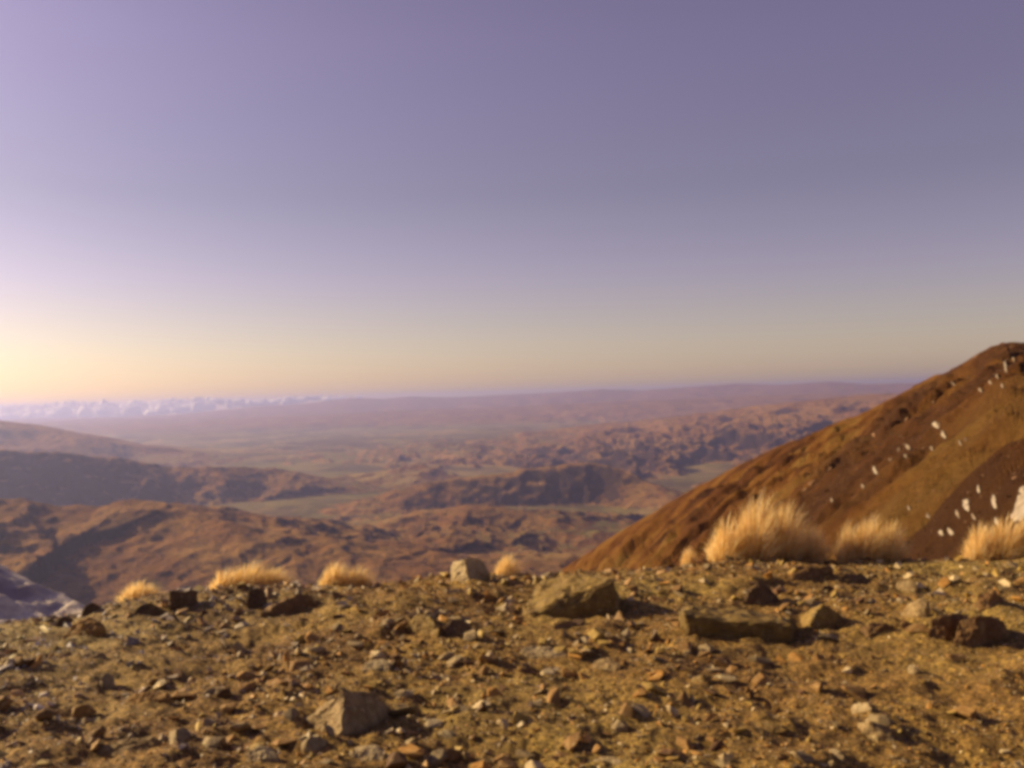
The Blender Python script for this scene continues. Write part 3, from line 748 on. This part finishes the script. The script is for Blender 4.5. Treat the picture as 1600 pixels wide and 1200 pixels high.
def rotm(n, rng, tilt=0.45):
    a = rng.uniform(0, 2 * np.pi, n); b = rng.normal(0, tilt, n); c = rng.normal(0, tilt, n)
    ca, sa, cb, sb, cc, sc_ = np.cos(a), np.sin(a), np.cos(b), np.sin(b), np.cos(c), np.sin(c)
    Rz = np.zeros((n, 3, 3)); Rz[:, 0, 0] = ca; Rz[:, 0, 1] = -sa; Rz[:, 1, 0] = sa; Rz[:, 1, 1] = ca; Rz[:, 2, 2] = 1
    Rx = np.zeros((n, 3, 3)); Rx[:, 0, 0] = 1; Rx[:, 1, 1] = cb; Rx[:, 1, 2] = -sb; Rx[:, 2, 1] = sb; Rx[:, 2, 2] = cb
    Ry = np.zeros((n, 3, 3)); Ry[:, 1, 1] = 1; Ry[:, 0, 0] = cc; Ry[:, 0, 2] = sc_; Ry[:, 2, 0] = -sc_; Ry[:, 2, 2] = cc
    return Rz @ Rx @ Ry
VV, FF, CC = [], [], []
off = 0
kind_i = RNG.integers(0, len(PROT), len(rest)); cc_i = RNG.choice(len(CK), len(rest), p=CP)
ROTS = rotm(len(rest), RNG)
for k, (pv, pf) in enumerate(PROT):
    m = kind_i == k; ids = rest[m]; n = len(ids)
    P = np.einsum('nij,vj->nvi', ROTS[m], pv) * size[ids][:, None, None]
    P += np.stack([gx[ids], gy[ids], gz[ids] + size[ids] * 0.12], -1)[:, None, :]
    veil_x = sstep(-0.8, -3.5, gx[ids])[:, None]  # lens veil painted into the stone tints, greyer to the left
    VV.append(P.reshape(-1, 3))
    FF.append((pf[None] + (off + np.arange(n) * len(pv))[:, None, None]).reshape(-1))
    base = np.array([COLS[CK[c]] for c in cc_i[m]]) * RNG.uniform(0.75, 1.45, (n, 1)) * (1 + veil_x * np.array([0.1, 0.3, 1.3]))
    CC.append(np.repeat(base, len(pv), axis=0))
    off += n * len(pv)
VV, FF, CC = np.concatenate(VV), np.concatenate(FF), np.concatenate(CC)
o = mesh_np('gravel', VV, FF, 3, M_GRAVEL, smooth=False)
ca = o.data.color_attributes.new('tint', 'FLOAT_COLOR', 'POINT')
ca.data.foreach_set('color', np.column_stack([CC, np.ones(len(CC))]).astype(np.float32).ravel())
tag(o, 'loose brown and grey gravel strewn over the foreground', 'gravel', kind='stuff')

# the larger loose stones, one object each
PROT2 = proto_stones(24, 14)
pm = {}
def pmesh(i, col):
    if (i, col) not in pm:
        pv, pf = PROT2[i]
        me = hull_mesh('stone', [Vector(p) for p in pv], 1, 0.012, i, STONE_S[col], bevel=0.05)
        pm[(i, col)] = me
    return pm[(i, col)]
STONE_S = {k: stone_mat('loose_' + k, tuple(v * 0.9 for v in c), tuple(v * 1.2 for v in c), 1.5) for k, c in COLS.items()}
WORD = {'grey': ['grey', 'ash grey', 'dull grey'], 'brown': ['brown', 'earth brown', 'mid brown'], 'pale': ['pale', 'cream', 'off-white'],
        'ochre': ['ochre', 'orange tinged', 'tan'], 'olive': ['olive', 'yellowish', 'mustard'], 'dark': ['dark', 'blackish', 'very dark']}
labels = {}
def proj(p):
    q = ROT.transposed() @ (p - Vector((0, 0, EYE)))
    return 800 + F * q.x / -q.z, 600 - F * q.y / -q.z
fin = []
for n_, i in enumerate(single):
    r = random.Random(int(i))
    k = r.randrange(len(PROT2)); col = r.choices(CK, CP)[0]
    me = pmesh(k, col)
    o = bpy.data.objects.new('stone', me)
    s_ = float(size[i])
    o.location = (float(gx[i]), float(gy[i]), float(gz[i]) + s_ * 0.10)
    o.rotation_euler = (r.gauss(0, 0.35), r.gauss(0, 0.35), r.uniform(0, 6.28))
    o.scale = (s_ * r.uniform(.9, 1.15), s_ * r.uniform(.85, 1.1), s_ * r.uniform(.8, 1.2))
    COL.objects.link(o)
    px, py = proj(o.location)
    best = min(HERO, key=lambda h: math.hypot((h[1][0] + h[1][2]) / 2 - px, 1.6 * ((h[1][1] + h[1][3]) / 2 - py)))
    bx, by = (best[1][0] + best[1][2]) / 2, (best[1][1] + best[1][3]) / 2
    dx, dy = px - bx, (py - by) * 1.6
    dist = math.hypot(dx, dy)
    if dx < -abs(dy) * 2: pos = 'left of'
    elif dx > abs(dy) * 2: pos = 'right of'
    elif dy < -abs(dx) * 2: pos = 'behind'
    elif dy > abs(dx) * 2: pos = 'in front of'
    else: pos = ('behind and left of' if dx < 0 else 'behind and right of') if dy < 0 else ('below and left of' if dx < 0 else 'below and right of')
    far = 'close' if dist < 50 else ('a little way' if dist < 95 else 'well')
    asp = float(np.ptp(PROT2[k][0][:, 2]) * o.scale.z / s_)
    shape = 'flat' if asp < 0.75 else ('chunky' if asp < 1.05 else 'rounded')
    sz = 'small' if pxs[i] < 14 else ('middling' if pxs[i] < 22 else 'sizeable')
    opts = [f'{sz} {shape} {w_} stone {far} {pos} {best[2]}' for w_ in WORD[col]]
    lab = opts[0]
    fin.append((o, lab, dist))
from collections import defaultdict
dd = defaultdict(list)
for o, lab, dist in fin: dd[lab].append((dist, o))
for lab, L_ in dd.items():
    L_.sort(key=lambda t: t[0])
    for j, (dist, o) in enumerate(L_):
        l = lab
        if len(L_) > 1:
            big = max(L_, key=lambda t: t[1].scale.x)[1]
            if len(L_) == 2: l = lab + (', larger one' if o is big else ', smaller one')
            elif j == 0: l = lab + ', nearest'
            elif j == len(L_) - 1: l = lab + ', farthest'
            else: l = lab + ', ' + ['', 'second', 'third', 'fourth', 'fifth', 'sixth', 'seventh', 'eighth'][min(j, 7)] + ' nearest'
        tag(o, l, 'stone', 'loose stones lying on the gravel')

# small outcrops and boulders on the hillside
nr_, nc_ = H.shape[:2]
cand = RNG.integers(0, nr_ * nc_, 9000)
cand = cand[(cand // nc_) > NB]
pr = 0.10 + 0.9 * drk.reshape(-1)[cand]
cand = cand[RNG.random(len(cand)) < pr][:3600]
HP = H.reshape(-1, 3)[cand]
hs = np.clip(0.22 * (1 - RNG.random(len(cand))) ** (-1 / 2.2), 0.2, 1.7) * np.clip(np.hypot(HP[:, 0], HP[:, 1]) / 260, 0.35, 1.2)
VV, FF, CC = [], [], []; off = 0
ki = RNG.integers(0, len(PROT), len(cand)); RO = rotm(len(cand), RNG)
for k, (pv, pf) in enumerate(PROT):
    m = ki == k; n = int(m.sum())
    if not n: continue
    P = np.einsum('nij,vj->nvi', RO[m], pv) * hs[m][:, None, None] + HP[m][:, None, :]
    VV.append(P.reshape(-1, 3)); FF.append((pf[None] + (off + np.arange(n) * len(pv))[:, None, None]).reshape(-1))
    CC.append(np.repeat(np.array([(0.10, 0.055, 0.028)]) * RNG.uniform(0.4, 2.2, (n, 1)), len(pv), axis=0)); off += n * len(pv)
o = mesh_np('hillside_rubble', np.concatenate(VV), np.concatenate(FF), 3, M_GRAVEL, smooth=False)
CC = np.concatenate(CC)
ca = o.data.color_attributes.new('tint', 'FLOAT_COLOR', 'POINT')
ca.data.foreach_set('color', np.column_stack([CC, np.ones(len(CC))]).astype(np.float32).ravel())
tag(o, 'brown rubble and small outcrops scattered over the right hillside', 'rubble', kind='stuff')

# ------------------------------------------------------------------ tussock grass
def tussock_mesh(seed, n, hgt, rad_, lean):
    r = np.random.default_rng(seed)
    a = r.uniform(0, 2 * np.pi, n); q = np.sqrt(r.random(n))
    bx = q * rad_ * 0.75 * np.cos(a); by = q * rad_ * 0.75 * np.sin(a)
    out = 0.1 + 0.6 * q * r.uniform(0.4, 1.5, n)
    ox, oy = np.cos(a) * out * rad_ + lean[0] * hgt * r.uniform(.4, 1.2, n), np.sin(a) * out * rad_ + lean[1] * hgt
    hh = hgt * (1.08 - 0.72 * q**2) * r.uniform(0.4, 1.25, n)
    wd = r.uniform(0.0018, 0.0042, n)
    tang = r.uniform(0, 2 * np.pi, n)
    px_, py_ = np.cos(tang), np.sin(tang)
    T_ = np.array([0, 0.35, 0.7, 1.0]); W_ = np.array([1, 0.9, 0.6, 0.12])
    V_ = []
    for t, w_ in zip(T_, W_):
        cx = bx + ox * t**1.8; cy = by + oy * t**1.8; cz = hh * (1 - (1 - t) ** 1.5) * (1 - 0.12 * t * t * out) - 0.03 * (t == 0)
        V_.append(np.stack([cx + px_ * wd * w_, cy + py_ * wd * w_, cz], -1)); V_.append(np.stack([cx - px_ * wd * w_, cy - py_ * wd * w_, cz], -1))
    V_ = np.stack(V_, 1)
    base = (np.arange(n) * 8)[:, None]
    F_ = np.concatenate([base + np.array([2 * k, 2 * k + 1, 2 * k + 3, 2 * k + 2]) for k in range(3)], 1).reshape(-1)
    c1, c2, c3 = np.array([0.92, 0.70, 0.33]), np.array([0.72, 0.47, 0.16]), np.array([0.95, 0.82, 0.52])
    m_ = r.random((n, 1))
    c = np.where(m_ < 0.4, c1, np.where(m_ < 0.75, c2, c3)) * r.uniform(0.75, 1.1, (n, 1))
    return V_.reshape(-1, 3), F_, np.repeat(c, 8, axis=0)
TP = [tussock_mesh(s_, 1150, 0.30, 0.22, (0.3, 0)) for s_ in range(4)]
TM = []
for k, (v, f, c) in enumerate(TP):
    o = mesh_np('grass_tussock', v, f, 4, M_GRASS, smooth=False)
    me = o.data; at_ = me.color_attributes.new('tint', 'FLOAT_COLOR', 'POINT')
    at_.data.foreach_set('color', np.column_stack([c, np.ones(len(c))]).astype(np.float32).ravel())
    bpy.data.objects.remove(o); TM.append(me)
TUSS = [  # px, base py, width px, height px, label
    (1135, 868, 100, 46, 'golden tussock at the low left end of the large crest clump'),
    (1180, 866, 115, 72, 'tallest golden tussock of the large clump on the crest'),
    (1226, 868, 95, 62, 'broad golden tussock in the middle of the large crest clump'),
    (1270, 868, 56, 34, 'darker golden tussock at the right end of the large crest clump'),
    (1324, 864, 58, 34, 'left tussock of the low middle clump on the crest'),
    (1358, 862, 75, 42, 'centre tussock of the low middle clump on the crest'),
    (1390, 864, 62, 36, 'right tussock of the low middle clump on the crest'),
    (1530, 866, 70, 34, 'left tussock of the clump at the right edge'),
    (1570, 866, 85, 42, 'tall tussock of the clump at the right edge'),
    (1612, 866, 90, 46, 'outermost tussock of the clump cut by the right edge'),
    (790, 890, 58, 18, 'small orange tuft right of the skyline boulder'),
    (215, 936, 88, 22, 'lone straw tuft on the far left crest'),
    (352, 914, 80, 19, 'left tuft of the straw row behind the left crest'),
    (388, 912, 85, 26, 'middle tuft of the straw row behind the left crest'),
    (424, 910, 75, 18, 'right tuft of the straw row behind the left crest'),
    (522, 906, 75, 21, 'straw tuft between the ramp slab and the skyline boulder'),
    (556, 906, 62, 15, 'lower straw tuft beside the one left of centre'),
    (1075, 872, 36, 12, 'tiny low tuft just left of the large crest clump'),
]
for k, (px, py, wp, hp, lab) in enumerate(TUSS):
    v = ray(px, py)
    d = float(edge_r(np.array(v.x), np.array(v.y))) + 1.5
    p = at(px, py, d); z = float(ground_h(p.x, p.y))
    o = bpy.data.objects.new('grass_tussock', TM[k % 4])
    o.location = (p.x, p.y, min(z, p.z) - 0.01)
    extra = max(0, p.z - z)
    o.scale = (wp * d / F / 0.62, wp * d / F / 0.62, (hp * d / F + extra) / 0.27)
    o.rotation_euler = (0, 0, random.uniform(-0.5, 0.5))
    COL.objects.link(o)
    tag(o, lab, 'tussock', 'dry tussocks along the crest')

# ------------------------------------------------------------------ air
HB = 58500
bm = bmesh.new()
bmesh.ops.create_cube(bm, size=1)
me = bpy.data.meshes.new('haze')
z0, z1 = -1250, 270
for v in bm.verts: v.co = Vector((v.co.x * 2 * HB, v.co.y * 2 * HB, z0 if v.co.z < 0 else z1))
bm.to_mesh(me); bm.free()
hz = bpy.data.materials.new('valley_air'); hz.use_nodes = True
nt = hz.node_tree; nt.nodes.clear()
out = nt.nodes.new('ShaderNodeOutputMaterial'); pv = nt.nodes.new('ShaderNodeVolumePrincipled')
pv.inputs['Color'].default_value = (0.47, 0.52, 1.0, 1)
pv.inputs['Density'].default_value = 2.55e-5
pv.inputs['Anisotropy'].default_value = 0.55
nt.links.new(pv.outputs[0], out.inputs['Volume'])
me.materials.append(hz)
o = bpy.data.objects.new('haze', me); COL.objects.link(o)
tag(o, 'mauve haze filling the valley and softening the far ranges', 'haze', kind='stuff')

# ------------------------------------------------------------------ cloud bank beyond the haze
bm = bmesh.new()
rr = random.Random(5)
DC = 98000
def puff(c, sx, sz, sub=3):
    g = bmesh.ops.create_icosphere(bm, subdivisions=sub, radius=1)
    a = rr.uniform(0, 100)
    co = np.array([v.co[:] for v in g['verts']])
    n = 0.35 * fbm(co[:, 0] * 1.4 + a, co[:, 1] * 1.4 + co[:, 2] * 1.7, 4, 7, 0.6)
    for v, q in zip(g['verts'], n):
        v.co = Vector((v.co.x * sx, v.co.y * sx, v.co.z * sz)) * (1 + q) + c
for px in np.arange(-900, 575, 5.0):
    px += rr.uniform(-3, 3)
    t = (px + 0) / 560
    topy = np.interp(px, [-900, 0, 100, 200, 300, 400, 500, 560], [648, 632, 629, 628, 623, 622, 619, 618]) + rr.uniform(-2, 4) + 3 * float(pn(px / 40, 0.5, 3))
    thick = np.interp(px, [-900, 0, 300, 450, 560], [10, 10, 7, 4, 2.5])
    dd_ = DC + rr.uniform(-4000, 4000)
    c = at(px, topy + thick, dd_)
    puff(c, rr.uniform(5, 12) * DC / F * 0.9, thick * DC / F * rr.uniform(0.6, 1.0))
    if px < 330:
        c = at(px + rr.uniform(-4, 4), topy + thick * 2.1, dd_ - 9000)
        puff(c, rr.uniform(8, 15) * DC / F * 0.9, thick * DC / F * rr.uniform(0.5, 0.9))
me = bpy.data.meshes.new('cloud_bank'); bm.to_mesh(me); bm.free(); me.materials.append(M_CLOUD)
for p in me.polygons: p.use_smooth = True
o = bpy.data.objects.new('cloud_bank', me); COL.objects.link(o)
tag(o, 'bank of sunlit white clouds low on the left horizon', 'clouds', kind='stuff')
